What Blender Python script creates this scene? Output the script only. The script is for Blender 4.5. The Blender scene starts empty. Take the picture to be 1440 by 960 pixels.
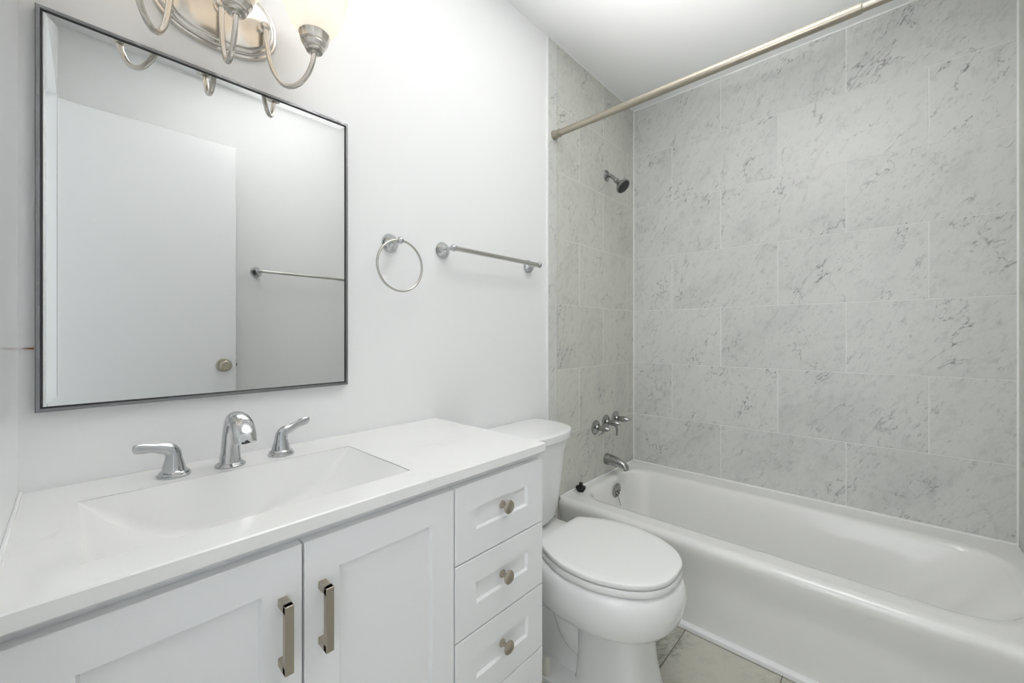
import bpy, bmesh, math
from mathutils import Vector, Matrix
from math import sin, cos, pi, radians as rad

S = bpy.context.scene
COL = S.collection

# ------------------------------------------------------------------ camera
cam_d = bpy.data.cameras.new('camera')
cam = bpy.data.objects.new('camera', cam_d)
COL.objects.link(cam)
cam.location = (0.0623, -1.1409, 1.10)
cam.rotation_euler = (rad(90), 0, 0.743643 - pi / 2)
cam_d.sensor_width = 36.0
cam_d.lens = 36.0 * 572.12 / 1440.0
cam_d.shift_y = (470.73 - 480.0) / 1440.0
cam_d.clip_start = 0.01
S.camera = cam

# ------------------------------------------------------------------ light
VT = S.view_settings
S.display_settings.display_device = 'sRGB'
VT.view_transform = 'Standard'
VT.look = 'None'
VT.gamma = 1.0
VT.use_curve_mapping = False
VT.exposure = 0.5
S.cycles.max_bounces = 14
S.cycles.diffuse_bounces = 8
S.cycles.glossy_bounces = 6
S.cycles.transmission_bounces = 8
S.cycles.sample_clamp_indirect = 6.0

HALL_POWER = 9.0
LAMP_POWER = 0.8
FLASH_POWER = 10.5
SKY_STRENGTH = 0.7

w = bpy.data.worlds.new('world')
S.world = w
w.use_nodes = True
w.node_tree.nodes['Background'].inputs[0].default_value = (0.93, 0.97, 1.0, 1)
w.node_tree.nodes['Background'].inputs[1].default_value = SKY_STRENGTH

def area(name, loc, rot, sx, sy, power, colr):
    d = bpy.data.lights.new(name, 'AREA')
    d.shape = 'RECTANGLE'
    d.size, d.size_y = sx, sy
    d.energy = power
    d.color = colr
    o = bpy.data.objects.new(name, d)
    o.location = loc
    o.rotation_euler = rot
    COL.objects.link(o)
    return o

# bright hall beyond the open doorway, shining in along +x
area('hall_light', (-1.0, -1.05, 1.5), (rad(90), 0, rad(-90)), 1.6, 1.8, HALL_POWER, (0.97, 0.985, 1.0))

# the photographer's flash, bounced off the ceiling above the doorway
fl = area('bounce_flash', (0.12, -0.97, 1.50), (0, 0, 0), 0.25, 0.25, FLASH_POWER, (1.0, 0.99, 0.975))
fl.rotation_euler = Vector((0.80, 0.10, 0.95)).to_track_quat('-Z', 'Y').to_euler()
fl.data.spread = rad(58)

# ------------------------------------------------------------------ materials
def lin(c):
    return tuple(((v / 255.0) / 12.92 if v / 255.0 <= 0.04045 else ((v / 255.0 + 0.055) / 1.055) ** 2.4) for v in c) + (1.0,)

def mat(name, col, rough=0.5, metal=0.0, coat=0.0, spec=0.5):
    m = bpy.data.materials.new(name)
    m.use_nodes = True
    b = m.node_tree.nodes['Principled BSDF']
    b.inputs['Base Color'].default_value = tuple(col[:3]) + (1.0,)
    b.inputs['Roughness'].default_value = rough
    b.inputs['Metallic'].default_value = metal
    b.inputs['Coat Weight'].default_value = coat
    b.inputs['Coat Roughness'].default_value = 0.05
    b.inputs['Specular IOR Level'].default_value = spec
    return m

def bsdf(m):
    return m.node_tree.nodes['Principled BSDF']

class G:
    """tiny node-graph helper"""
    def __init__(self, m):
        self.t = m.node_tree
    def n(self, kind, **kw):
        nd = self.t.nodes.new(kind)
        for k, v in kw.items():
            setattr(nd, k, v)
        return nd
    def l(self, a, b):
        self.t.links.new(a, b)
    def m(self, op, a, b=None, c=None):
        nd = self.n('ShaderNodeMath', operation=op)
        for i, v in enumerate((a, b, c)):
            if v is None:
                continue
            if isinstance(v, (int, float)):
                nd.inputs[i].default_value = v
            else:
                self.l(v, nd.inputs[i])
        return nd.outputs[0]
    def ramp(self, v, lo, hi, a=0.0, b=1.0):
        nd = self.n('ShaderNodeMapRange', interpolation_type='SMOOTHSTEP')
        self.l(v, nd.inputs['Value'])
        nd.inputs['From Min'].default_value = lo
        nd.inputs['From Max'].default_value = hi
        nd.inputs['To Min'].default_value = a
        nd.inputs['To Max'].default_value = b
        return nd.outputs[0]
    def comb(self, x, y, z=0.0):
        nd = self.n('ShaderNodeCombineXYZ')
        for i, v in enumerate((x, y, z)):
            if isinstance(v, (int, float)):
                nd.inputs[i].default_value = v
            else:
                self.l(v, nd.inputs[i])
        return nd.outputs[0]
    def noise(self, vec, scale, detail=2.0, rough=0.5, dist=0.0):
        nd = self.n('ShaderNodeTexNoise')
        self.l(vec, nd.inputs['Vector'])
        nd.inputs['Scale'].default_value = scale
        nd.inputs['Detail'].default_value = detail
        nd.inputs['Roughness'].default_value = rough
        nd.inputs['Distortion'].default_value = dist
        return nd.outputs['Fac']
    def mix(self, f, a, b):
        nd = self.n('ShaderNodeMix', data_type='RGBA')
        self.l(f, nd.inputs[0])
        for i, v in ((6, a), (7, b)):
            if isinstance(v, (tuple, list)):
                nd.inputs[i].default_value = v
            else:
                self.l(v, nd.inputs[i])
        return nd.outputs[2]

def paint(name, col, rough, bump=0.04, scale=260):
    m = mat(name, col, rough)
    g = G(m)
    pos = g.n('ShaderNodeNewGeometry').outputs['Position']
    nz = g.noise(pos, scale, 3)
    bp = g.n('ShaderNodeBump')
    bp.inputs['Strength'].default_value = bump
    bp.inputs['Distance'].default_value = 0.002
    g.l(nz, bp.inputs['Height'])
    g.l(bp.outputs[0], bsdf(m).inputs['Normal'])
    return m

def marble_tile(name, axis, u0, tw, shift, z0, th, base, vein, grout, rough=0.3, sgn=1.0, joints=True,
                vaxis='Z', ang=55.0, speck=0.36, gw=0.0016, soft=0.0, coarse=1.0):
    m = mat(name, base, rough)
    g = G(m)
    pos = g.n('ShaderNodeNewGeometry').outputs['Position']
    sp = g.n('ShaderNodeSeparateXYZ')
    g.l(pos, sp.inputs[0])
    U, V = sp.outputs[axis], sp.outputs[vaxis]
    rr = g.m('DIVIDE', g.m('SUBTRACT', V, z0), th)
    row = g.m('FLOOR', rr)
    par = g.m('FLOORED_MODULO', row, 2.0)
    uu = g.m('DIVIDE', g.m('ADD', g.m('SUBTRACT', U, u0), g.m('MULTIPLY', par, shift)), tw)
    colm = g.m('FLOOR', uu)
    fu, fv = g.m('FRACT', uu), g.m('FRACT', rr)
    wn = g.n('ShaderNodeTexWhiteNoise', noise_dimensions='3D')
    g.l(g.comb(colm, row, 3.7), wn.inputs['Vector'])
    sc = g.n('ShaderNodeSeparateColor')
    g.l(wn.outputs['Color'], sc.inputs[0])
    us = g.m('ADD', g.m('MULTIPLY', U, sgn), g.m('MULTIPLY', sc.outputs[0], 13.0))
    vs = g.m('ADD', V, g.m('MULTIPLY', sc.outputs[1], 11.0))
    ca, sa = cos(rad(ang)), sin(rad(ang))
    A = g.m('ADD', g.m('MULTIPLY', us, ca), g.m('MULTIPLY', vs, sa))
    B = g.m('SUBTRACT', g.m('MULTIPLY', vs, ca), g.m('MULTIPLY', us, sa))
    # flecks drawn out along the grain
    fine = g.noise(g.comb(g.m('MULTIPLY', A, 0.42), B), 88 * coarse, 4, 0.62, 0.3)
    zone = g.noise(g.comb(g.m('MULTIPLY', A, 0.7), B), 7.5 * coarse, 3, 0.6, 0.5)
    flecks = g.m('MULTIPLY', g.ramp(fine, 0.545, 0.70), g.ramp(zone, 0.38, 0.64))
    # thin wandering veins
    vn = g.noise(g.comb(g.m('MULTIPLY', A, 0.55), B), 4.2 * coarse, 5, 0.62, 0.35)
    ridge = g.ramp(g.m('ABSOLUTE', g.m('SUBTRACT', vn, 0.5)), 0.0, 0.012 + soft, 1.0, 0.0)
    vmask = g.ramp(g.noise(g.comb(us, vs), 5.5 * coarse, 2), 0.43, 0.60)
    brk = g.ramp(fine, 0.40, 0.62)
    veins = g.m('MULTIPLY', g.m('MULTIPLY', ridge, vmask), g.m('ADD', g.m('MULTIPLY', brk, 0.75), 0.25))
    cloud = g.noise(g.comb(g.m('MULTIPLY', A, 0.6), B), 5 * coarse, 4, 0.55, 0.6)
    grain = g.noise(g.comb(g.m('MULTIPLY', A, 0.5), B), 150, 2, 0.6)
    amt = g.m('ADD', g.m('MULTIPLY', flecks, speck), g.m('MULTIPLY', veins, 0.66))
    mott = g.noise(g.comb(g.m('MULTIPLY', A, 0.6), B), 34 * coarse, 3, 0.65)
    amt = g.m('ADD', amt, g.m('MULTIPLY', g.ramp(mott, 0.48, 0.68), 0.13))
    amt = g.m('ADD', amt, g.ramp(cloud, 0.42, 0.75, 0.0, 0.14))
    amt = g.m('ADD', amt, g.m('MULTIPLY', g.m('SUBTRACT', grain, 0.5), 0.16))
    amt = g.m('MAXIMUM', g.m('MINIMUM', g.m('ADD', amt, g.m('MULTIPLY', g.m('SUBTRACT', sc.outputs[2], 0.5), 0.07)), 1.0), 0.0)
    c = g.mix(amt, tuple(base[:3]) + (1,), tuple(vein[:3]) + (1,))
    if joints:
        eu = g.m('MULTIPLY', g.m('MINIMUM', fu, g.m('SUBTRACT', 1.0, fu)), tw)
        ev = g.m('MULTIPLY', g.m('MINIMUM', fv, g.m('SUBTRACT', 1.0, fv)), th)
        e = g.m('MINIMUM', eu, ev)
        k = g.ramp(e, gw * 0.6, gw * 1.4, 1.0, 0.0)
        hz = g.m('LESS_THAN', ev, eu)
        gc = g.mix(hz, tuple(grout[:3]) + (1,), tuple(v * 0.90 for v in grout[:3]) + (1,))
        c = g.mix(k, c, gc)
        bp = g.n('ShaderNodeBump')
        bp.inputs['Strength'].default_value = 0.5
        bp.inputs['Distance'].default_value = 0.002
        g.l(g.ramp(e, 0.0, gw * 2.5), bp.inputs['Height'])
        g.l(bp.outputs[0], bsdf(m).inputs['Normal'])
        g.l(g.m('ADD', g.m('MULTIPLY', k, 0.4), rough), bsdf(m).inputs['Roughness'])
    g.l(c, bsdf(m).inputs['Base Color'])
    return m

WHITE = (0.86, 0.865, 0.87)
M = {}
M['wall'] = paint('wall_paint', WHITE, 0.55)
M['wall_gloss'] = paint('wall_paint_semigloss', (0.85, 0.86, 0.87), 0.16, 0.02, 60)
M['wall_dim'] = paint('wall_paint_shaded', (0.78, 0.785, 0.785), 0.6)  # same wall paint, darkened for the weaker light on the south side
M['ceiling'] = paint('ceiling_paint', (0.86, 0.865, 0.87), 0.8)
M['trim'] = mat('trim_white', (0.82, 0.825, 0.83), 0.35)
M['caulk'] = mat('caulk_white', (0.90, 0.905, 0.90), 0.4)
M['door'] = mat('door_paint', (0.76, 0.77, 0.775), 0.4)
M['cabinet'] = mat('cabinet_lacquer', (0.85, 0.855, 0.865), 0.35)
M['ceramic'] = mat('toilet_ceramic', (0.83, 0.835, 0.835), 0.12, coat=0.3)
M['seat'] = mat('seat_plastic', (0.83, 0.835, 0.825), 0.22)
M['tub'] = mat('tub_enamel', (0.82, 0.82, 0.805), 0.13, coat=0.3)
M['cap'] = mat('bolt_cap_plastic', (0.72, 0.70, 0.65), 0.4)
M['chrome'] = mat('chrome', (0.52, 0.53, 0.54), 0.06, 1.0)
M['chrome_soft'] = mat('satin_chrome', (0.60, 0.59, 0.56), 0.25, 1.0)
M['chrome_dark'] = mat('darker_chrome', (0.36, 0.36, 0.355), 0.16, 1.0)  # chrome with a darker base colour
M['nickel'] = mat('brushed_nickel', (0.44, 0.405, 0.335), 0.36, 1.0)
M['nickel_lamp'] = mat('lamp_nickel', (0.66, 0.63, 0.58), 0.2, 1.0)
M['pull'] = mat('pull_nickel', (0.47, 0.42, 0.345), 0.36, 1.0)
M['black'] = mat('black_rubber', (0.006, 0.006, 0.006), 0.5)
M['darkface'] = mat('spray_face_black', (0.02, 0.024, 0.023), 0.45)
M['frame_black'] = mat('frame_liner_black', (0.015, 0.015, 0.017), 0.35)
M['wood'] = mat('shim_wood', (0.30, 0.12, 0.05), 0.7)
M['dark_gap'] = mat('cabinet_inside', (0.42, 0.42, 0.42), 0.7)
M['glass'] = mat('mirror_silver', (0.735, 0.745, 0.737), 0.015, 1.0)

m = mat('hammered_pewter', (0.26, 0.265, 0.275), 0.32, 1.0)
g = G(m)
pos = g.n('ShaderNodeNewGeometry').outputs['Position']
nz = g.noise(pos, 85, 2, 0.5, 0.4)
bp = g.n('ShaderNodeBump')
bp.inputs['Strength'].default_value = 0.6
bp.inputs['Distance'].default_value = 0.004
g.l(nz, bp.inputs['Height'])
g.l(bp.outputs[0], bsdf(m).inputs['Normal'])
M['frame'] = m

m = mat('white_quartz', (0.80, 0.80, 0.785), 0.14, coat=0.2)
g = G(m)
pos = g.n('ShaderNodeNewGeometry').outputs['Position']
vn = g.noise(pos, 3.0, 5, 0.6, 1.2)
ridge = g.ramp(g.m('ABSOLUTE', g.m('SUBTRACT', vn, 0.5)), 0.0, 0.012, 1.0, 0.0)
msk = g.ramp(g.noise(pos, 4.0, 2), 0.56, 0.68)
cl = g.ramp(g.noise(pos, 6.0, 3), 0.4, 0.8, 0.0, 0.12)
g.l(g.mix(g.m('ADD', g.m('MULTIPLY', g.m('MULTIPLY', ridge, msk), 0.3), cl), (0.88, 0.88, 0.865, 1), (0.66, 0.645, 0.61, 1)), bsdf(m).inputs['Base Color'])
M['quartz'] = m
M['basin'] = mat('basin_white', (0.88, 0.88, 0.87), 0.14, coat=0.2)

T_BASE = (0.675, 0.68, 0.665)
T_VEIN = (0.16, 0.17, 0.18)
T_GROUT = (0.84, 0.845, 0.83)
TH, TZ0 = 0.3106, 0.0028
M['tile_east'] = marble_tile('marble_tile_east', 'Y', -0.238, 0.5145, 0.2573, TZ0, TH, T_BASE, T_VEIN, T_GROUT, sgn=-1.0)
M['tile_north'] = marble_tile('marble_tile_north', 'X', 1.800, 0.5145, -0.235, TZ0, TH, (0.635, 0.637, 0.585), T_VEIN, (0.84, 0.84, 0.79))  # same marble, base darkened and yellowed to stand for grazing lamp light
M['tile_strip'] = marble_tile('marble_bullnose', 'X', 1.0, 2.0, 0.0, TZ0, TH * 20, (0.66, 0.665, 0.64), T_VEIN, T_GROUT, joints=False)
M['floor'] = marble_tile('marble_floor', 'X', 1.310, 0.3048, 0.0, -0.590 - 0.3048 * 8, 0.3048, (0.53, 0.522, 0.455), (0.22, 0.23, 0.18), (0.13, 0.11, 0.08),
                         rough=0.2, vaxis='Y', ang=150, speck=0.15, gw=0.0015, soft=0.05, coarse=0.85)

# frosted lamp glass: lets the bulb inside glow through
m = bpy.data.materials.new('frosted_glass')
m.use_nodes = True
t = m.node_tree
t.nodes.remove(t.nodes['Principled BSDF'])
out = t.nodes['Material Output']
tr = t.nodes.new('ShaderNodeBsdfTranslucent'); tr.inputs[0].default_value = (0.63, 0.60, 0.56, 1)
df = t.nodes.new('ShaderNodeBsdfDiffuse'); df.inputs[0].default_value = (0.70, 0.68, 0.65, 1)
gl = t.nodes.new('ShaderNodeBsdfGlossy'); gl.inputs[1].default_value = 0.2
m1 = t.nodes.new('ShaderNodeMixShader'); m1.inputs[0].default_value = 0.5
m2 = t.nodes.new('ShaderNodeMixShader'); m2.inputs[0].default_value = 0.05
t.links.new(tr.outputs[0], m1.inputs[1]); t.links.new(df.outputs[0], m1.inputs[2])
t.links.new(m1.outputs[0], m2.inputs[1]); t.links.new(gl.outputs[0], m2.inputs[2])
t.links.new(m2.outputs[0], out.inputs[0])
M['shade'] = m

# ------------------------------------------------------------------ mesh helpers
ORG = {}

def origin(o):
    return ORG.get(o.name, Vector((0, 0, 0)))

def obj(name, bm, material, parent=None, smooth=35.0, fix=True):
    """links a bmesh built in world coordinates as ONE mesh object"""
    if fix:
        bmesh.ops.remove_doubles(bm, verts=bm.verts, dist=1e-6)
        bmesh.ops.recalc_face_normals(bm, faces=bm.faces)
    if parent is not None:
        base = origin(parent)
    else:
        xs = [v.co for v in bm.verts]
        base = Vector(((min(c.x for c in xs) + max(c.x for c in xs)) / 2, (min(c.y for c in xs) + max(c.y for c in xs)) / 2, min(c.z for c in xs)))
    bmesh.ops.translate(bm, verts=bm.verts, vec=-base)
    me = bpy.data.meshes.new(name)
    bm.to_mesh(me)
    bm.free()
    if smooth:
        me.shade_smooth()
        me.set_sharp_from_angle(angle=rad(smooth))
    me.materials.append(material)
    o = bpy.data.objects.new(name, me)
    COL.objects.link(o)
    if parent is not None:
        o.parent = parent
    else:
        o.location = base
    ORG[o.name] = base
    return o

def tag(o, label=None, cat=None, group=None, kind=None):
    for k, v in (('label', label), ('category', cat), ('group', group), ('kind', kind)):
        if v:
            o[k] = v
    return o

def thing(name, loc, label, cat, group=None):
    o = bpy.data.objects.new(name, None)
    o.empty_display_size = 0.05
    o.location = loc
    COL.objects.link(o)
    ORG[o.name] = Vector(loc)
    return tag(o, label, cat, group)

def struct(name, bm, material, smooth=0, parent=None):
    return tag(obj(name, bm, material, parent, smooth), kind='structure')

def dup(root, delta, label, group=None):
    r = root.copy()
    COL.objects.link(r)
    r.location = Vector(root.location) + Vector(delta)
    r['label'] = label
    if group:
        r['group'] = group
    for ch in list(root.children):
        c = ch.copy()
        COL.objects.link(c)
        c.parent = r
        for sub in list(ch.children):
            d = sub.copy()
            COL.objects.link(d)
            d.parent = c
    return r

def new():
    return bmesh.new()

def box(bm, x0, x1, y0, y1, z0, z1, bev=0.0, seg=2):
    t = bmesh.new()
    bmesh.ops.create_cube(t, size=1.0)
    for v in t.verts:
        v.co = Vector(((x0 + x1) / 2 + v.co.x * (x1 - x0), (y0 + y1) / 2 + v.co.y * (y1 - y0), (z0 + z1) / 2 + v.co.z * (z1 - z0)))
    if bev:
        bmesh.ops.bevel(t, geom=list(t.edges), offset=bev, segments=seg, profile=0.5, affect='EDGES')
    join(bm, t)
    return bm

def join(bm, t):
    me = bpy.data.meshes.new('tmp')
    t.to_mesh(me)
    t.free()
    bm.from_mesh(me)
    bpy.data.meshes.remove(me)

def loft(bm, rings, cap0=True, cap1=True, closed=True):
    vs = [[bm.verts.new(p) for p in r] for r in rings]
    n = len(rings[0])
    for a, b in zip(vs, vs[1:]):
        for i in range(n if closed else n - 1):
            j = (i + 1) % n
            bm.faces.new((a[i], a[j], b[j], b[i]))
    if cap0:
        bm.faces.new(list(reversed(vs[0])))
    if cap1:
        bm.faces.new(vs[-1])
    return bm

def lathe(bm, prof, o, axis=(0, 0, 1), n=40, cap0=True, cap1=True):
    """prof: (distance along axis, radius)"""
    ax = Vector(axis).normalized()
    ref = Vector((0, 0, 1)) if abs(ax.z) < 0.9 else Vector((1, 0, 0))
    e1 = ax.cross(ref).normalized()
    e2 = ax.cross(e1)
    o = Vector(o)
    rings = []
    for d, r in prof:
        r = max(r, 1e-4)
        rings.append([o + ax * d + (e1 * cos(2 * pi * i / n) + e2 * sin(2 * pi * i / n)) * r for i in range(n)])
    return loft(bm, rings, cap0, cap1)

def spline(pts, k=10):
    """Catmull-Rom through tuples of any length"""
    P = [tuple(p) for p in pts]
    P = [tuple(2 * a - b for a, b in zip(P[0], P[1]))] + P + [tuple(2 * a - b for a, b in zip(P[-1], P[-2]))]
    out = []
    for i in range(1, len(P) - 2):
        for s in range(k):
            t = s / k
            out.append(tuple(0.5 * (2 * b + (c - a) * t + (2 * a - 5 * b + 4 * c - d) * t * t + (3 * b - a - 3 * c + d) * t ** 3)
                             for a, b, c, d in zip(P[i - 1], P[i], P[i + 1], P[i + 2])))
    out.append(P[-2])
    return out

def tube(bm, path, radius, n=16, cap=True, up=(0, 0, 1)):
    """path: points, or points with a per-point radius pair (x,y,z,ra,rb): ra along the side, rb along the frame's up"""
    pts = [Vector(p[:3]) for p in path]
    rings = []
    prev = None
    for i, p in enumerate(pts):
        tan = (pts[min(i + 1, len(pts) - 1)] - pts[max(i - 1, 0)]).normalized()
        if prev is None:
            ref = Vector(up)
            if abs(tan.dot(ref)) > 0.95:
                ref = Vector((0, 1, 0)) if abs(tan.y) < 0.9 else Vector((1, 0, 0))
            side = tan.cross(ref).normalized()
        else:
            side = (prev - tan * prev.dot(tan)).normalized()
        prev = side
        u2 = side.cross(tan)
        ra, rb = (path[i][3], path[i][4]) if len(path[i]) > 3 else (radius, radius)
        rings.append([p + side * cos(2 * pi * k / n) * ra + u2 * sin(2 * pi * k / n) * rb for k in range(n)])
    return loft(bm, rings, cap, cap)

def sphere(bm, c, r, seg=24):
    t = bmesh.new()
    bmesh.ops.create_uvsphere(t, u_segments=seg, v_segments=seg // 2, radius=r)
    bmesh.ops.translate(t, verts=t.verts, vec=Vector(c))
    join(bm, t)
    return bm

def rrect(x0, x1, y0, y1, r, z, k=12, m=10):
    """rounded rectangle loop with k points per corner, m per side; r may be 4 radii (x1y1, x0y1, x0y0, x1y0)"""
    rs = r if isinstance(r, (tuple, list)) else (r,) * 4
    cs = [(x1 - rs[0], y1 - rs[0], 0, rs[0]), (x0 + rs[1], y1 - rs[1], pi / 2, rs[1]), (x0 + rs[2], y0 + rs[2], pi, rs[2]), (x1 - rs[3], y0 + rs[3], 1.5 * pi, rs[3])]
    L = []
    for i, (cx, cy, a, q) in enumerate(cs):
        arc = [(cx + q * cos(a + pi / 2 * j / (k - 1)), cy + q * sin(a + pi / 2 * j / (k - 1))) for j in range(k)]
        L += arc
        nx = cs[(i + 1) % 4]
        s = (nx[0] + nx[3] * cos(nx[2]), nx[1] + nx[3] * sin(nx[2]))
        e = arc[-1]
        for j in range(1, m):
            L.append((e[0] + (s[0] - e[0]) * j / m, e[1] + (s[1] - e[1]) * j / m))
    return [Vector((a, b, z)) for a, b in L]

def spow(v, p):
    return math.copysign(abs(v) ** p, v)

def egg(cx, yb, yf, yc, hw, nb, nf, z, n=72):
    """plan loop: back half exponent nb, front half (towards -y) exponent nf"""
    L = []
    for i in range(n):
        a = 2 * pi * i / n
        c, s = cos(a), sin(a)
        e, b = (nb, yb - yc) if s >= 0 else (nf, yc - yf)
        L.append(Vector((cx + hw * spow(c, 2 / e), yc + b * spow(s, 2 / e), z)))
    return L

# ------------------------------------------------------------------ room shell
XE, YS, ZC = 2.398, -1.499, 2.466
HT = 0.12
DY0, DY1, DZ = -1.375, -0.745, 2.075           # doorway in the west wall

struct('floor', box(new(), -HT, XE + HT, YS - HT, HT, -0.1, 0.0), M['floor'])
struct('ceiling', box(new(), -HT, XE + HT, YS - HT, HT, ZC, ZC + 0.1), M['ceiling'])
struct('wall_north', box(new(), 0, XE + HT, 0.0, HT, 0, ZC), M['wall'])
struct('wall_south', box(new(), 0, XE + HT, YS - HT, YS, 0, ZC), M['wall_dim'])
struct('wall_east', box(new(), XE, XE + HT, YS, 0.0, 0, ZC), M['tile_east'])
b = new()
box(b, -HT, 0, DY1, HT, 0, ZC)
box(b, -HT, 0, YS - HT, DY0, 0, ZC)
box(b, -HT, 0, DY0, DY1, DZ, ZC)
struct('wall_west', b, M['wall_gloss'])
# tiled ends of the tub alcove
struct('wall_shower', box(new(), 1.6135, XE, -0.0035, 0.0, 0.0, ZC), M['tile_north'])
struct('wall_alcove', box(new(), 1.545, XE, YS, YS + 0.0035, 0.0, ZC), M['tile_north'])
struct('trim_1', box(new(), 1.5425, 1.612, -0.004, 0.0, 0.0, ZC, 0.001, 1), M['tile_strip'])
struct('trim_2', box(new(), 1.5305, 1.5425, -0.007, 0.0, 0.0, ZC, 0.0022, 2), M['caulk'])
b = new()
box(b, XE - 0.0045, XE, -0.008, -0.0035, 0.33, ZC)
box(b, XE - 0.0045, XE, YS + 0.0035, YS + 0.008, 0.33, ZC)
box(b, XE - 0.0045, XE, YS + 0.008, -0.008, ZC - 0.006, ZC)
box(b, 1.545, XE - 0.0045, -0.0065, -0.0035, ZC - 0.004, ZC)
struct('trim_3', b, M['caulk'])
# strip along the foot of the tub
b = new()
prof = [(0, 0), (0.021, 0), (0.021, 0.008), (0.0195, 0.013), (0.015, 0.0165), (0.009, 0.018), (0, 0.018)]
loft(b, [[Vector((1.641 - px, yy, pz)) for px, pz in prof] for yy in (YS + 0.004, -0.0045)])
struct('trim_4', b, M['trim'], 30)

# the open door leaf standing in front of the south wall (seen in the mirror)
LY = -1.36
door = struct('door_1', box(new(), 0.002, 0.643, LY - 0.035, LY, 0.012, 2.06, 0.0015, 1), M['door'])
b = lathe(new(), [(0, 0.033), (0.004, 0.033), (0.008, 0.030), (0.012, 0.014), (0.026, 0.012), (0.030, 0.020), (0.038, 0.0265),
                  (0.050, 0.028), (0.058, 0.025), (0.062, 0.0185), (0.060, 0.012), (0.061, 0.005), (0.062, 0.0)], (0.588, LY, 0.947), (0, 1, 0))
obj('door_knob', b, M['nickel'], door)
b = box(new(), 0.643, 0.6445, LY - 0.030, LY - 0.005, 0.918, 0.976)
box(b, 0.6445, 0.651, LY - 0.024, LY - 0.010, 0.938, 0.956, 0.002, 1)
obj('latch', b, M['chrome_dark'], door)

# ------------------------------------------------------------------ bathtub
t_ = thing('bathtub', (2.02, -0.75, 0.0), 'white alcove bathtub with a plain apron below the marble tiled wall', 'bathtub')
IY0, IY1 = -1.438, -0.066
TX1, TY0, TY1 = XE - 0.001, YS + 0.0045, -0.0045
def ro(x0, z, r=0.004):
    return rrect(x0, TX1, TY0, TY1, r, z)
rings = [ro(1.641, 0.0), ro(1.641, 0.170), ro(1.6405, 0.192), ro(1.638, 0.212), ro(1.634, 0.232), ro(1.629, 0.255), ro(1.623, 0.285), ro(1.6205, 0.305),
         ro(1.622, 0.317, .006), ro(1.628, 0.326, .008), ro(1.637, 0.3318, .010), ro(1.650, 0.3345, .012), ro(1.656, 0.3345, .012)]
def ri(dx0, dx1, dy0, dy1, z, r):
    return rrect(1.735 + dx0, 2.258 - dx1, IY0 + dy0, IY1 - dy1, r, z)
rings += [ri(-0.040, -0.032, -0.026, -0.028, 0.3345, (.14, .13, .18, .14)), ri(-0.034, -0.026, -0.022, -0.024, 0.3345, (.14, .13, .18, .14)), ri(-0.016, -0.012, -0.010, -0.012, 0.3325, (.13, .12, .18, .13)), ri(-0.006, -0.004, -0.003, -0.004, 0.329, (.12, .11, .18, .12)),
          ri(0, 0, 0, 0, 0.324, (.115, .105, .18, .12)), ri(0.005, 0.006, 0.012, 0.004, 0.312, (.115, .105, .18, .12)),
          ri(0.014, 0.02, 0.06, 0.012, 0.26, (.115, .105, .18, .13)), ri(0.03, 0.04, 0.13, 0.024, 0.18, (.11, .10, .17, .14)),
          ri(0.045, 0.058, 0.19, 0.04, 0.11, (.10, .09, .16, .14)), ri(0.065, 0.078, 0.23, 0.06, 0.075, (.09, .08, .15, .15)),
          ri(0.10, 0.11, 0.29, 0.10, 0.058, (.06, .06, .10, .10)), ri(0.2, 0.2, 0.5, 0.4, 0.052, (.03, .03, .05, .05))]
obj('tub_shell', loft(new(), rings), M['tub'], t_, 40)
b = new()
for (x0, x1, y0, y1) in ((XE - 0.012, XE - 0.001, TY0 + 0.001, TY1 - 0.001), (1.625, XE - 0.012, TY1 - 0.010, TY1 + 0.0005)):
    box(b, x0, x1, y0, y1, 0.332, 0.342, 0.003, 2)
obj('wall_flange', b, M['caulk'], t_)
ov = lathe(new(), [(0, 0.041), (0.003, 0.041), (0.006, 0.037), (0.008, 0.024), (0.0085, 0.0)], (2.040, -0.0795, 0.268), (0, -1, -0.12))
ovo = obj('overflow_plate', ov, M['chrome_dark'], t_)
b = new()
for i in range(8):
    a = 2 * pi * i / 8
    lathe(b, [(0, 0.0042), (0.0012, 0.0042)], (2.040 + 0.021 * cos(a), -0.0875 , 0.2672 + 0.021 * sin(a)), (0, -1, -0.12), 10)
lathe(b, [(0, 0.006), (0.0015, 0.006)], (2.040, -0.0878, 0.267), (0, -1, -0.12), 12)
obj('drain_hole', b, M['black'], ovo)
b = tube(new(), spline([(2.040, -0.089, 0.245), (2.044, -0.092, 0.225), (2.052, -0.095, 0.205), (2.056, -0.098, 0.190)], 6), 0.0022, 8)
obj('chain', b, M['chrome'], ovo)

# ------------------------------------------------------------------ tub plug, spout, handles, shower
plug = lathe(new(), [(0, 0.015), (0.002, 0.0165), (0.017, 0.0245), (0.021, 0.0245), (0.024, 0.0225), (0.026, 0.010), (0.029, 0.0075), (0.033, 0.0095), (0.039, 0.0100), (0.044, 0.006), (0.0455, 0)],
             (1.757, -0.040, 0.3347))
tag(obj('bath_plug', plug, M['black']), 'small black rubber plug standing on the near corner of the tub rim', 'plug')

SX = 2.066
s_ = thing('tub_spout', (SX, -0.0035, 0.418), 'chrome tub spout on the marble wall below the valve handles', 'spout')
path = spline([(SX, -0.0035, 0.418, .031, .031), (SX, -0.012, 0.418, .031, .031), (SX, -0.05, 0.415, .027, .0275), (SX, -0.09, 0.408, .0225, .0225),
               (SX, -0.108, 0.402, .0205, .0195), (SX, -0.120, 0.392, .0195, .0165), (SX, -0.1245, 0.379, .0185, .0145)], 6)
obj('spout_body', tube(new(), path, 0, 28), M['chrome_dark'], s_)
obj('spout_outlet', lathe(new(), [(0, .0125), (0.0008, .0125)], (SX, -0.1247, 0.3788), (0, -0.3, -1), 20), M['black'], s_)

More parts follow.
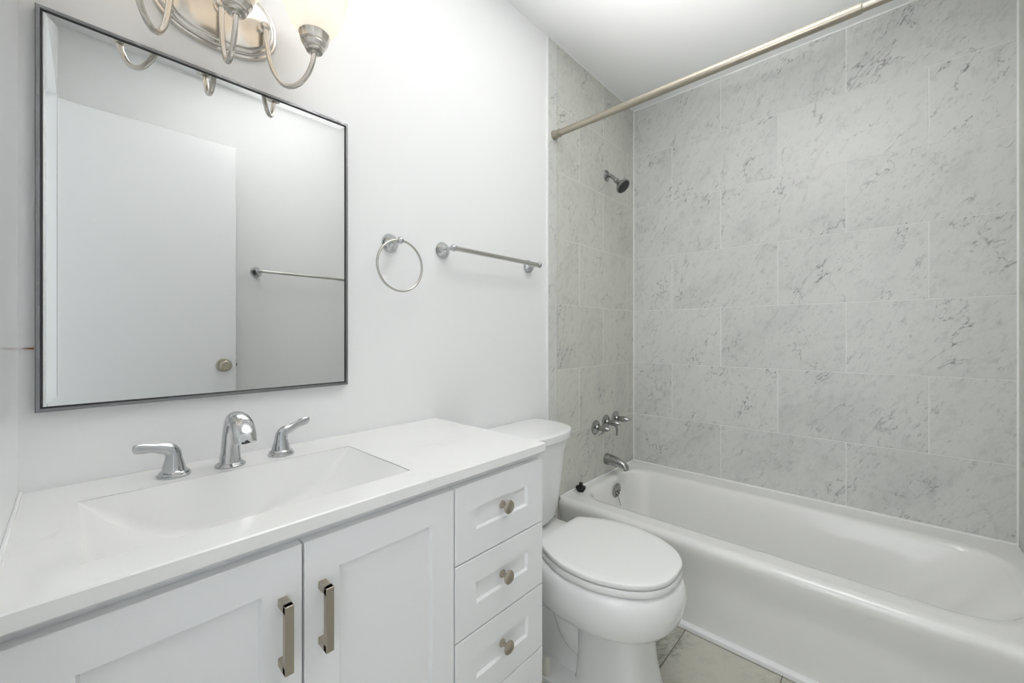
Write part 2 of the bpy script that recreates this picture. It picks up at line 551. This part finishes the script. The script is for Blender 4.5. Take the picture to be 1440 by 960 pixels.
def valve(x, z, ldir, label):
    h = thing('valve_handle', (x, -0.0035, z), label, 'tap handle', 'tub valve handles')
    b = lathe(new(), [(0, 0.039), (0.004, 0.039), (0.007, 0.036), (0.010, 0.028), (0.013, 0.015), (0.018, 0.0125)], (x, -0.0035, z), (0, -1, 0))
    obj('escutcheon', b, M['chrome_dark'], h)
    b = lathe(new(), [(0, 0.012), (0.014, 0.0145), (0.030, 0.0165), (0.042, 0.0155), (0.056, 0.011), (0.066, 0.006), (0.069, 0.0)], (x, -0.020, z), (0, -1, 0))
    obj('hub', b, M['chrome_dark'], h)
    d = Vector(ldir)
    o = Vector((x, -0.058, z))
    pts = [(0, 0, .0085, .0085), (.018, -.008, .0075, .0075), (.032, -.012, .0062, .0062), (.048, -.012, .0058, .0058), (.062, -.010, .0068, .006), (.068, -.010, .003, .003)]
    P = [tuple(o + d * a + Vector((0, q, 0))) + (r1, r2) for a, q, r1, r2 in pts]
    obj('lever', tube(new(), spline(P, 5), 0, 14), M['chrome_dark'], h)
valve(1.953, 0.609, (-0.95, 0, -0.3), 'chrome lever handle on the tiled wall, nearest the toilet of the three')
valve(2.060, 0.622, (0.1, 0, -1), 'chrome tub handle whose lever hangs straight down between the other two')
valve(2.168, 0.627, (1, 0, -0.12), 'chrome lever handle nearest the tiled corner, its lever pointing at the corner')

h = thing('shower_head', (2.067, -0.0035, 1.976), 'chrome shower head with a black spray face on a short wall arm', 'shower head')
b = lathe(new(), [(0, 0.031), (0.003, 0.031), (0.008, 0.026), (0.012, 0.014), (0.014, 0.011)], (2.067, -0.0035, 1.976), (0, -1, 0))
obj('wall_flange', b, M['chrome_dark'], h)
obj('shower_arm', tube(new(), spline([(2.067, -0.006, 1.976), (2.067, -0.022, 1.975), (2.067, -0.040, 1.963), (2.067, -0.064, 1.935)], 8), 0.0095, 18), M['chrome_dark'], h)
AX = Vector((0, -0.70, -0.715))
b = lathe(new(), [(0, 0.010), (0.002, 0.0135), (0.009, 0.0145), (0.014, 0.0115), (0.017, 0.0125), (0.022, 0.0135), (0.026, 0.014), (0.042, 0.024), (0.056, 0.036), (0.063, 0.040),
                  (0.069, 0.0405), (0.072, 0.038)], (2.067, -0.058, 1.942), AX)
obj('head_shell', b, M['chrome_dark'], h)
o_ = Vector((2.067, -0.058, 1.942)) + AX.normalized() * 0.0718
obj('spray_face', lathe(new(), [(0, 0.0365), (0.002, 0.036), (0.0035, 0.030), (0.004, 0.0)], o_, AX), M['darkface'], h)

# ------------------------------------------------------------------ curtain rod
RX, RZ = 1.585, 2.027
r_ = thing('curtain_rod', (RX, -0.75, RZ), 'long brushed nickel shower curtain rod spanning the tub alcove', 'curtain rod')
obj('outer_tube', lathe(new(), [(0, 0.0125), (0, 0.0146), (1.065, 0.0146), (1.068, 0.0140), (1.07, 0.0125)], (RX, -0.022, RZ), (0, -1, 0), 32), M['nickel'], r_)
obj('inner_tube', lathe(new(), [(0, 0.0119), (0.385, 0.0119)], (RX, -1.091, RZ), (0, -1, 0), 32), M['nickel'], r_)
for yy, dr in ((-0.0043, -1), (YS + 0.0043, 1)):
    obj('end_cap', lathe(new(), [(0, 0.0215), (0.004, 0.0215), (0.016, 0.0175), (0.026, 0.0165), (0.028, 0.019), (0.034, 0.019), (0.036, 0.0150)], (RX, yy, RZ), (0, dr, 0), 32), M['nickel'], r_)

# ------------------------------------------------------------------ vanity cabinet
CX1, CYF, CZ1, CT = 0.914, -0.4784, 0.8155, 0.0235
v_ = thing('vanity_cabinet', (0.457, -0.23, 0.0), 'white shaker vanity cabinet with two doors and a bank of drawers', 'cabinet')
b = new()
YF = -0.470                      # door faces
YC = -0.450                      # carcass face
box(b, 0.002, 0.020, YC, -0.004, 0.0, CZ1 - CT - 0.0005)
box(b, 0.893, 0.911, YC, -0.004, 0.0, CZ1 - CT - 0.0005)
box(b, 0.604, 0.622, YC + 0.001, -0.02, 0.10, CZ1 - CT - 0.0005)
box(b, 0.020, 0.893, YC, -0.02, 0.10, 0.118)
box(b, 0.020, 0.893, YC + 0.05, YC + 0.066, 0.0, 0.10)
box(b, 0.020, 0.893, -0.012, -0.004, 0.10, 0.60)
box(b, 0.0201, 0.8929, YC + 0.0003, YC + 0.018, 0.745, CZ1 - CT - 0.0005)
obj('carcass', b, M['cabinet'], v_, 0)

def shaker(x0, x1, z0, z1, st, rt, rb, dep=0.006, y1=YC - 0.0005):
    """slab door whose panel is sunk behind a plain frame"""
    bm = new()
    e = 0.0012
    def rect(a, b_, c, d, y):
        return [Vector((a, y, c)), Vector((b_, y, c)), Vector((b_, y, d)), Vector((a, y, d))]
    px0, px1, pz0, pz1 = x0 + st, x1 - st, z0 + rb, z1 - rt
    rings = [rect(x0, x1, z0, z1, y1), rect(x0, x1, z0, z1, YF + e), rect(x0 + e, x1 - e, z0 + e, z1 - e, YF),
             rect(px0, px1, pz0, pz1, YF), rect(px0 + 0.0035, px1 - 0.0035, pz0 + 0.0035, pz1 - 0.0035, YF + dep)]
    return loft(bm, rings)

def pull(door_, x, zt, zb):
    bm = new()
    hw = 0.0062
    box(bm, x - hw, x + hw, YF - 0.030, YF + 0.0002, zt - 0.012, zt, 0.0007, 1)
    box(bm, x - hw, x + hw, YF - 0.030, YF + 0.0002, zb, zb + 0.012, 0.0007, 1)
    box(bm, x - hw, x + hw, YF - 0.031, YF - 0.0205, zb, zt, 0.0007, 1)
    return obj('handle', bm, M['pull'], door_, 30)

d1 = obj('door', shaker(0.011, 0.3080, 0.112, 0.7735, 0.0555, 0.057, 0.057), M['cabinet'], v_, 0)
pull(d1, 0.2795, 0.7045, 0.6035)
d2 = obj('door', shaker(0.3115, 0.6115, 0.112, 0.7735, 0.0555, 0.057, 0.057), M['cabinet'], v_, 0)
pull(d2, 0.3385, 0.7045, 0.6035)
for z0, z1 in ((0.6085, 0.7735), (0.4445, 0.6055), (0.2775, 0.4415), (0.112, 0.2745)):
    d = obj('drawer', shaker(0.6150, 0.911, z0, z1, 0.060, 0.056, 0.059 if z0 > 0.3 else 0.058, 0.007), M['cabinet'], v_, 0)
    zk = (z0 + z1) / 2 + 0.003
    k = lathe(new(), [(0, 0.0095), (0.002, 0.0095), (0.0045, 0.0062), (0.010, 0.0050), (0.016, 0.0062), (0.019, 0.0125), (0.021, 0.0152), (0.024, 0.0156), (0.0275, 0.0125), (0.0295, 0.006), (0.030, 0)],
              (0.7645, YF + 0.0068, zk), (0, -1, 0), 28)
    obj('knob', k, M['pull'], d)

# countertop with its moulded trough sink
BX0, BX1, BY0, BY1 = 0.072, 0.547, -0.407, -0.128
c_ = thing('countertop', (0.457, -0.239, CZ1 - CT), 'white quartz countertop with a long moulded trough sink', 'countertop')
b = new()
zt, zb = CZ1, CZ1 - CT
e = 0.0022
def crect(x0, x1, y0, y1, z, k=8):
    L = []
    for (xa, ya), (xb, yb) in (((x0, y0), (x1, y0)), ((x1, y0), (x1, y1)), ((x1, y1), (x0, y1)), ((x0, y1), (x0, y0))):
        L += [Vector((xa + (xb - xa) * i / k, ya + (yb - ya) * i / k, z)) for i in range(k)]
    return L
x1c = 0.0015
rings = [crect(BX0, BX1, BY0, BY1, zb), crect(x1c + e, CX1 - e, CYF + e, -0.001, zb), crect(x1c, CX1, CYF, -0.001, zb + e),
         crect(x1c, CX1, CYF, -0.001, zt - e), crect(x1c + e, CX1 - e, CYF + e, -0.001, zt), crect(BX0, BX1, BY0, BY1, zt)]
loft(b, rings, False, False)
obj('worktop', b, M['quartz'], c_, 30)
# basin: straight back and front, both ends scooped down in one long curve
NX, DEPTH = 60, 0.115
def bz(u):
    q = abs(2 * u - 1)
    return zt - DEPTH * (1 - q ** 2.6)
b = new()
grid = []
ins = 0.0
for i in range(NX + 1):
    u = i / NX
    x = BX0 + ins + (BX1 - BX0 - 2 * ins) * u
    zf = bz(u) if 0 < i < NX else zt - 0.001
    dz = zt - zf
    fr, bk = BY0 + ins, BY1 - ins
    rad_ = min(0.02, dz * 0.5)
    row = [(x, bk, zt - 0.0005), (x, bk - 0.10 * max(dz - rad_, 0), zf + rad_)]
    yb_ = bk - 0.10 * max(dz - rad_, 0)
    yf_ = fr + 0.10 * max(dz - rad_, 0)
    for j in range(1, 5):
        a = pi / 2 * j / 4
        row.append((x, yb_ - rad_ * (1 - cos(a)), zf + rad_ * (1 - sin(a))))
    for j in range(4, 0, -1):
        a = pi / 2 * j / 4
        row.append((x, yf_ + rad_ * (1 - cos(a)), zf + rad_ * (1 - sin(a))))
    row += [(x, yf_, zf + rad_), (x, fr, zt - 0.0005)]
    grid.append([Vector(p) for p in row])
vs = [[b.verts.new(p) for p in r] for r in grid]
for r0, r1 in zip(vs, vs[1:]):
    for j in range(len(r0) - 1):
        b.faces.new((r0[j], r0[j + 1], r1[j + 1], r1[j]))
bs = obj('sink_basin', b, M['basin'], c_, 50)
for p in bs.data.polygons:
    pass
bs.data.flip_normals()
obj('drain', lathe(new(), [(0, 0.022), (0.002, 0.022), (0.003, 0.019), (0.0025, 0.0)], ((BX0 + BX1) / 2, (BY0 + BY1) / 2, bz(0.5) - 0.0003)), M['chrome'], c_)
struct('trim_5', box(new(), 0.0, 0.005, CYF + 0.004, -0.002, CZ1 - 0.0005, CZ1 + 0.004, 0.0015, 2), M['caulk'])

# ------------------------------------------------------------------ basin faucet
f_ = thing('faucet', (0.30, -0.09, CZ1), 'chrome widespread faucet with two lever handles behind the trough sink', 'faucet')
FX, FY = 0.300, -0.086
sp = new()
lathe(sp, [(0, 0.0285), (0.003, 0.0285), (0.006, 0.0255), (0.0085, 0.0215)], (FX, FY, CZ1))
P = [(FX, FY, CZ1 + 0.006, .0205, .0225), (FX, FY - 0.001, CZ1 + 0.028, .0180, .0215), (FX, FY - 0.005, CZ1 + 0.056, .0165, .0205), (FX, FY - 0.014, CZ1 + 0.083, .0160, .0185),
     (FX, FY - 0.032, CZ1 + 0.104, .0168, .0155), (FX, FY - 0.058, CZ1 + 0.112, .0185, .0115), (FX, FY - 0.084, CZ1 + 0.106, .0200, .0095), (FX, FY - 0.106, CZ1 + 0.088, .0205, .0085), (FX, FY - 0.116, CZ1 + 0.070, .0195, .0075)]
tube(sp, spline(P, 6), 0, 28, up=(0, 1, 0))
so = obj('spout', sp, M['chrome'], f_)
obj('aerator', lathe(new(), [(0, 0.008), (0.004, 0.0075)], (FX, FY - 0.115, CZ1 + 0.0725), (0, -0.45, -1), 18), M['black'], so)

def tap(x, y, sx, rise):
    bm = new()
    lathe(bm, [(0, 0.0275), (0.004, 0.0275), (0.0055, 0.0255), (0.009, 0.0250), (0.011, 0.0215), (0.014, 0.0195), (0.026, 0.0168), (0.037, 0.0138), (0.041, 0.0130)], (x, y, CZ1))
    z0 = CZ1
    L = [(x, y, z0 + 0.035, .0140, .0140), (x + sx * 0.001, y, z0 + 0.046, .0132, .0128), (x + sx * 0.007, y - 0.001, z0 + 0.0545, .0124, .0105), (x + sx * 0.020, y - 0.002, z0 + 0.0595, .0105, .0078),
         (x + sx * 0.033, y - 0.003, z0 + 0.0608 + rise * 0.4, .0088, .0058), (x + sx * 0.047, y - 0.004, z0 + 0.0612 + rise * 0.8, .0098, .0052), (x + sx * 0.059, y - 0.005, z0 + 0.0618 + rise, .0085, .0042), (x + sx * 0.0625, y - 0.005, z0 + 0.0618 + rise, .003, .002)]
    tube(bm, spline(L, 6), 0, 24, up=(0, 1, 0))
    return obj('handle', bm, M['chrome'], f_)
tap(0.205, -0.080, -1, 0.004)
tap(0.403, -0.080, 1, 0.012)

# ------------------------------------------------------------------ mirror
MX0, MX1, MZ0, MZ1 = 0.0198, 0.5965, 0.9597, 1.6960
m_ = thing('wall_mirror', ((MX0 + MX1) / 2, 0, MZ0), 'rectangular wall mirror in a thin dark pewter frame above the sink', 'mirror')
def zrect(x0, x1, z0, z1, y):
    return [Vector((x0, y, z0)), Vector((x1, y, z0)), Vector((x1, y, z1)), Vector((x0, y, z1))]
def inset(d, y):
    return zrect(MX0 + d, MX1 - d, MZ0 + d, MZ1 - d, y)
b = new()
loft(b, [inset(0, -0.0005), inset(0, -0.0175), inset(0.0015, -0.0195), inset(0.006, -0.0195), inset(0.0070, -0.0180), inset(0.0070, -0.0005)], False, False)
obj('frame', b, M['frame'], m_, 0)
b = new()
loft(b, [inset(0.0070, -0.0005), inset(0.0070, -0.0185), inset(0.0086, -0.0185), inset(0.0098, -0.0155), inset(0.0098, -0.0005)], False, False)
obj('frame_liner', b, M['frame_black'], m_, 0)
b = new()
loft(b, [inset(0.0098, -0.0110), inset(0.0098, -0.0158), inset(0.0300, -0.01600)], True, True)
obj('mirror_glass', b, M['glass'], m_, 0)
b = new()
loft(b, [[Vector((0.0185, -0.0008, 1.0732)), Vector((0.0185, -0.006, 1.0732)), Vector((0.0185, -0.006, 1.0772)), Vector((0.0185, -0.0008, 1.0772))],
         [Vector((0.0040, -0.0008, 1.0752)), Vector((0.0040, -0.0018, 1.0752)), Vector((0.0040, -0.0018, 1.0758)), Vector((0.0040, -0.0008, 1.0758))]])
tag(obj('wood_shim', b, M['wood'], None, 0), 'tiny brown wooden sliver poking out from behind the left mirror edge', 'shim')

# ------------------------------------------------------------------ vanity light
LX, LZ = 0.294, 1.845
l_ = thing('vanity_light', (LX, 0, LZ), 'three-arm brushed nickel vanity light with frosted glass shades above the mirror', 'wall light')
def oval(a, c, y, n=72, e=2.35):
    return [Vector((LX + a * spow(cos(2 * pi * i / n), 2 / e), y, LZ + c * spow(sin(2 * pi * i / n), 2 / e))) for i in range(n)]
b = loft(new(), [oval(.122, .089, -0.0005), oval(.122, .089, -0.006), oval(.120, .087, -0.010), oval(.116, .083, -0.011), oval(.114, .081, -0.0155), oval(.111, .078, -0.018), oval(.107, .074, -0.019),
                 oval(.104, .071, -0.0235), oval(.100, .067, -0.0255)])
obj('backplate', b, M['nickel_lamp'], l_, 40)
for bx, cx in ((LX, LX), (LX + 0.089, LX + 0.156), (LX - 0.089, LX - 0.156)):
    bl, CY, CB = -0.036, -0.156, 1.757
    arm = new()
    sphere(arm, (bx, bl, LZ), 0.0105)
    lathe(arm, [(0, 0.013), (0.003, 0.013), (0.005, 0.008), (0.012, 0.007)], (bx, -0.0255, LZ), (0, -1, 0), 24)
    pts = []
    for tt, zz in ((0.0, LZ), (0.02, LZ - 0.035), (0.07, 1.772), (0.17, 1.734), (0.33, 1.703), (0.52, 1.690), (0.72, 1.695), (0.87, 1.713), (0.96, 1.737), (1.0, CB + 0.003)):
        pts.append((bx + (cx - bx) * tt, bl + (CY - bl) * tt, zz))
    tube(arm, spline(pts, 6), 0.0056, 14)
    ao = obj('lamp_arm', arm, M['nickel_lamp'], l_)
    cup = lathe(new(), [(0, 0.007), (0.003, 0.0095), (0.004, 0.017), (0.008, 0.0195), (0.012, 0.0185), (0.014, 0.0225), (0.022, 0.0265), (0.025, 0.0260), (0.027, 0.0295), (0.042, 0.0325), (0.0435, 0.0335), (0.045, 0.0325), (0.045, 0.02)],
                (cx, CY, CB))
    obj('socket_cup', cup, M['nickel_lamp'], ao)
    sh = lathe(new(), spline([(0.036, 0.0300), (0.046, 0.0340), (0.062, 0.0465), (0.085, 0.0590), (0.115, 0.0680), (0.150, 0.0735), (0.172, 0.0755)], 5)
               + spline([(0.172, 0.0730), (0.150, 0.0710), (0.115, 0.0655), (0.085, 0.0565), (0.062, 0.0440), (0.046, 0.0315), (0.036, 0.0275)], 5),
               (cx, CY, CB), n=48, cap0=False, cap1=False)
    obj('lamp_shade', sh, M['shade'], l_)
    ld = bpy.data.lights.new('bulb_light', 'POINT')
    ld.energy = LAMP_POWER
    ld.color = (1.0, 0.96, 0.91)
    ld.shadow_soft_size = 0.028
    lo = bpy.data.objects.new('bulb_light', ld)
    lo.parent = l_
    lo.location = Vector((cx, CY, CB + 0.105)) - Vector((LX, 0, LZ))
    COL.objects.link(lo)

# ------------------------------------------------------------------ towel ring and bars
POST = [(0, 0.0285), (0.003, 0.0290), (0.006, 0.0275), (0.013, 0.0235), (0.021, 0.0165), (0.027, 0.0100), (0.032, 0.0066), (0.046, 0.0058), (0.052, 0.0066)]
g_ = thing('towel_ring', (0.739, 0, 1.386), 'empty chrome towel ring on the white wall beside the mirror', 'towel ring')
b = lathe(new(), POST, (0.739, -0.0005, 1.386), (0, -1, 0))
sphere(b, (0.739, -0.0605, 1.3855), 0.0108)
obj('post', b, M['chrome'], g_)
RR = 0.0765
rp = [(0.739 + RR * sin(2 * pi * i / 96), -0.0605, 1.3855 - RR + RR * cos(2 * pi * i / 96)) for i in range(96)]
b = new()
rings = []
for i in range(96):
    a = 2 * pi * i / 96
    rd = Vector((sin(a), 0, cos(a)))
    c0 = Vector((0.739, -0.0605, 1.3855 - RR)) + rd * RR
    rings.append([c0 + rd * 0.0036 * cos(2 * pi * k / 12) + Vector((0, 1, 0)) * 0.0036 * sin(2 * pi * k / 12) for k in range(12)])
rings.append(rings[0])
loft(b, rings, False, False)
obj('ring', b, M['chrome_soft'], g_)

def towel_bar(x0, x1, ywall, dirn, z, label):
    r = thing('towel_bar', ((x0 + x1) / 2, ywall, z), label, 'towel bar', 'wall towel bars')
    yb = ywall + dirn * 0.0625
    for xx in (x0, x1):
        p = lathe(new(), POST, (xx, ywall + dirn * 0.0005, z), (0, dirn, 0))
        sphere(p, (xx, yb, z), 0.0122)
        obj('post', p, M['chrome'], r)
    obj('bar', lathe(new(), [(0, 0.0085), (x1 - x0, 0.0085)], (x0, yb, z), (1, 0, 0), 28), M['chrome_soft'], r)
    return r
towel_bar(0.943, 1.404, 0.0, -1, 1.3945, 'empty chrome towel bar on the white wall next to the tiled alcove')
towel_bar(0.772, 1.382, YS, 1, 1.452, 'longer chrome towel bar reflected in the mirror, on the opposite wall')

# ------------------------------------------------------------------ toilet
TX = 1.235
w_ = thing('toilet', (TX, -0.36, 0.0), 'white two-piece toilet with closed lid between vanity and bathtub', 'toilet')
b = new()
bowl = [(.230, -.30, -.632, -.475, .118, 2.6, 2.2), (.232, -.275, -.648, -.475, .138, 2.6, 2.2), (.239, -.255, -.668, -.475, .160, 2.6, 2.2), (.253, -.245, -.688, -.475, .178, 2.6, 2.2),
        (.272, -.240, -.704, -.475, .190, 2.6, 2.15), (.300, -.238, -.713, -.475, .1955, 2.6, 2.15), (.330, -.238, -.716, -.475, .197, 2.6, 2.15), (.349, -.240, -.713, -.475, .195, 2.6, 2.15),
        (.368, -.243, -.706, -.475, .190, 2.6, 2.15), (.3765, -.246, -.698, -.475, .184, 2.6, 2.15), (.3795, -.252, -.690, -.475, .176, 2.6, 2.15)]
loft(b, [egg(TX, yb, yf, yc, hw, nb, nf, z) for z, yb, yf, yc, hw, nb, nf in bowl])
# pedestal column
col = [(.0, -.405, -.652, -.53, .112, 6, 3.2), (.012, -.406, -.650, -.53, .110, 6, 3.2), (.03, -.410, -.640, -.53, .104, 6, 3.2), (.10, -.414, -.626, -.53, .098, 6, 3.2), (.17, -.414, -.618, -.53, .096, 6, 3.2), (.225, -.412, -.622, -.53, .099, 6, 3.2), (.26, -.41, -.63, -.53, .104, 6, 3.2)]
loft(b, [egg(TX, *r[1:], r[0]) for r in col])
# rear foot and trapway
loft(b, [egg(TX, -.125, -.45, -.29, .152, 4, 4, .0), egg(TX, -.125, -.45, -.29, .150, 4, 4, .009), egg(TX, -.132, -.45, -.29, .143, 4, 4, .0125), egg(TX, -.137, -.455, -.29, .085, 5, 5, .024), egg(TX, -.14, -.46, -.29, .062, 5, 5, .06), egg(TX, -.13, -.46, -.29, .056, 5, 5, .2), egg(TX, -.10, -.46, -.29, .062, 5, 5, .31)])
for s in (-1, 1):
    tube(b, spline([(TX + s * .030, -.43, .075, .036, .040), (TX + s * .036, -.375, .115, .040, .046), (TX + s * .038, -.335, .185, .040, .046), (TX + s * .038, -.285, .225, .040, .044), (TX + s * .034, -.235, .190, .038, .042), (TX + s * .030, -.205, .115, .036, .040), (TX + s * .028, -.195, .03, .036, .040)], 6), 0, 20)
# shelf that carries the tank
loft(b, [egg(TX, -.10, -.33, -.2, .075, 5, 4, .27), egg(TX, -.05, -.36, -.2, .105, 5, 4, .31), egg(TX, -.035, -.38, -.2, .125, 5, 4, .345), egg(TX, -.033, -.385, -.2, .130, 5, 4, .366), egg(TX, -.036, -.38, -.2, .127, 5, 4, .376), egg(TX, -.042, -.375, -.2, .121, 5, 4, .380)])
loft(b, [egg(TX, -.16, -.48, -.33, .090, 4, 4, .196), egg(TX, -.15, -.50, -.33, .112, 4, 4, .203), egg(TX, -.15, -.51, -.33, .122, 4, 4, .216), egg(TX, -.15, -.51, -.33, .122, 4, 4, .245)])
obj('bowl', b, M['ceramic'], w_, 40)

OUT = [(-.288, .105), (-.292, .118), (-.315, .134), (-.350, .155), (-.390, .1725), (-.430, .1830), (-.480, .1868), (-.530, .1830), (-.580, .1680), (-.625, .1460), (-.660, .1180), (-.685, .0830), (-.698, .0480), (-.7025, .0)]
OS = spline(OUT, 6)
def outline(d, z, dy=0.0):
    """seat outline shrunk by d"""
    P2 = [Vector((hw, y)) for y, hw in OS]
    C = Vector((0, -.48))
    L = []
    for p in P2:
        q = p - C
        L.append(C + q * (1 - d / max(q.length, .05)))
    R = [Vector((TX + p.x, p.y + dy, z)) for p in L]
    Lf = [Vector((TX - p.x, p.y + dy, z)) for p in reversed(L[:-1])]
    return R + Lf
b = loft(new(), [outline(.014, .3795), outline(.014, .3832), outline(.001, .3834), outline(.0, .3852), outline(.0, .3995), outline(.002, .4020), outline(.009, .4026), outline(.014, .4026), outline(.014, .4066)])
obj('seat', b, M['seat'], w_, 40)
b = loft(new(), [outline(.014, .4064), outline(.0012, .4066), outline(.0, .4085), outline(.0, .4178), outline(.0016, .4202), outline(.005, .4214), outline(.03, .4224), outline(.09, .4230)])
obj('seat_lid', b, M['seat'], w_, 40)
for s in (-1, 1):
    b = lathe(new(), [(0, .010), (.045, .010)], (TX + s * .075 - .0225, -.279, .397), (1, 0, 0), 18)
    box(b, TX + s * .075 - .014, TX + s * .075 + .014, -.285, -.258, .3805, .398, .003, 2)
    obj('seat_hinge', b, M['seat'], w_, 40)
def tk(hw, b_, z, back=-.014):
    return egg(TX, back, -.10 - b_, -.10, hw, 6, 2.4, z, 96)
b = loft(new(), [tk(.120, .075, .3805, -.04), tk(.140, .095, .384, -.03), tk(.156, .110, .395, -.022), tk(.166, .119, .415, -.018), tk(.178, .130, .50, -.014), tk(.188, .140, .58), tk(.198, .150, .66), tk(.206, .158, .705), tk(.203, .155, .711)])
obj('tank', b, M['ceramic'], w_, 40)
b = loft(new(), [tk(.207, .160, .7085, -.012), tk(.2145, .168, .7092, -.010), tk(.2165, .171, .712, -.008), tk(.2175, .173, .733, -.008), tk(.2160, .1715, .7365, -.008), tk(.2120, .167, .7385, -.010), tk(.19, .145, .7398, -.02)])
obj('tank_lid', b, M['ceramic'], w_, 40)
b = lathe(new(), [(0, .0150), (.030, .0142), (.048, .0118), (.056, .007), (.058, 0)], (TX - .133, -.335, .0120))
obj('bolt_cap', b, M['cap'], w_)
b = lathe(new(), [(0, .0150), (.030, .0142), (.048, .0118), (.056, .007), (.058, 0)], (TX + .133, -.335, .0120))
obj('bolt_cap', b, M['cap'], w_)
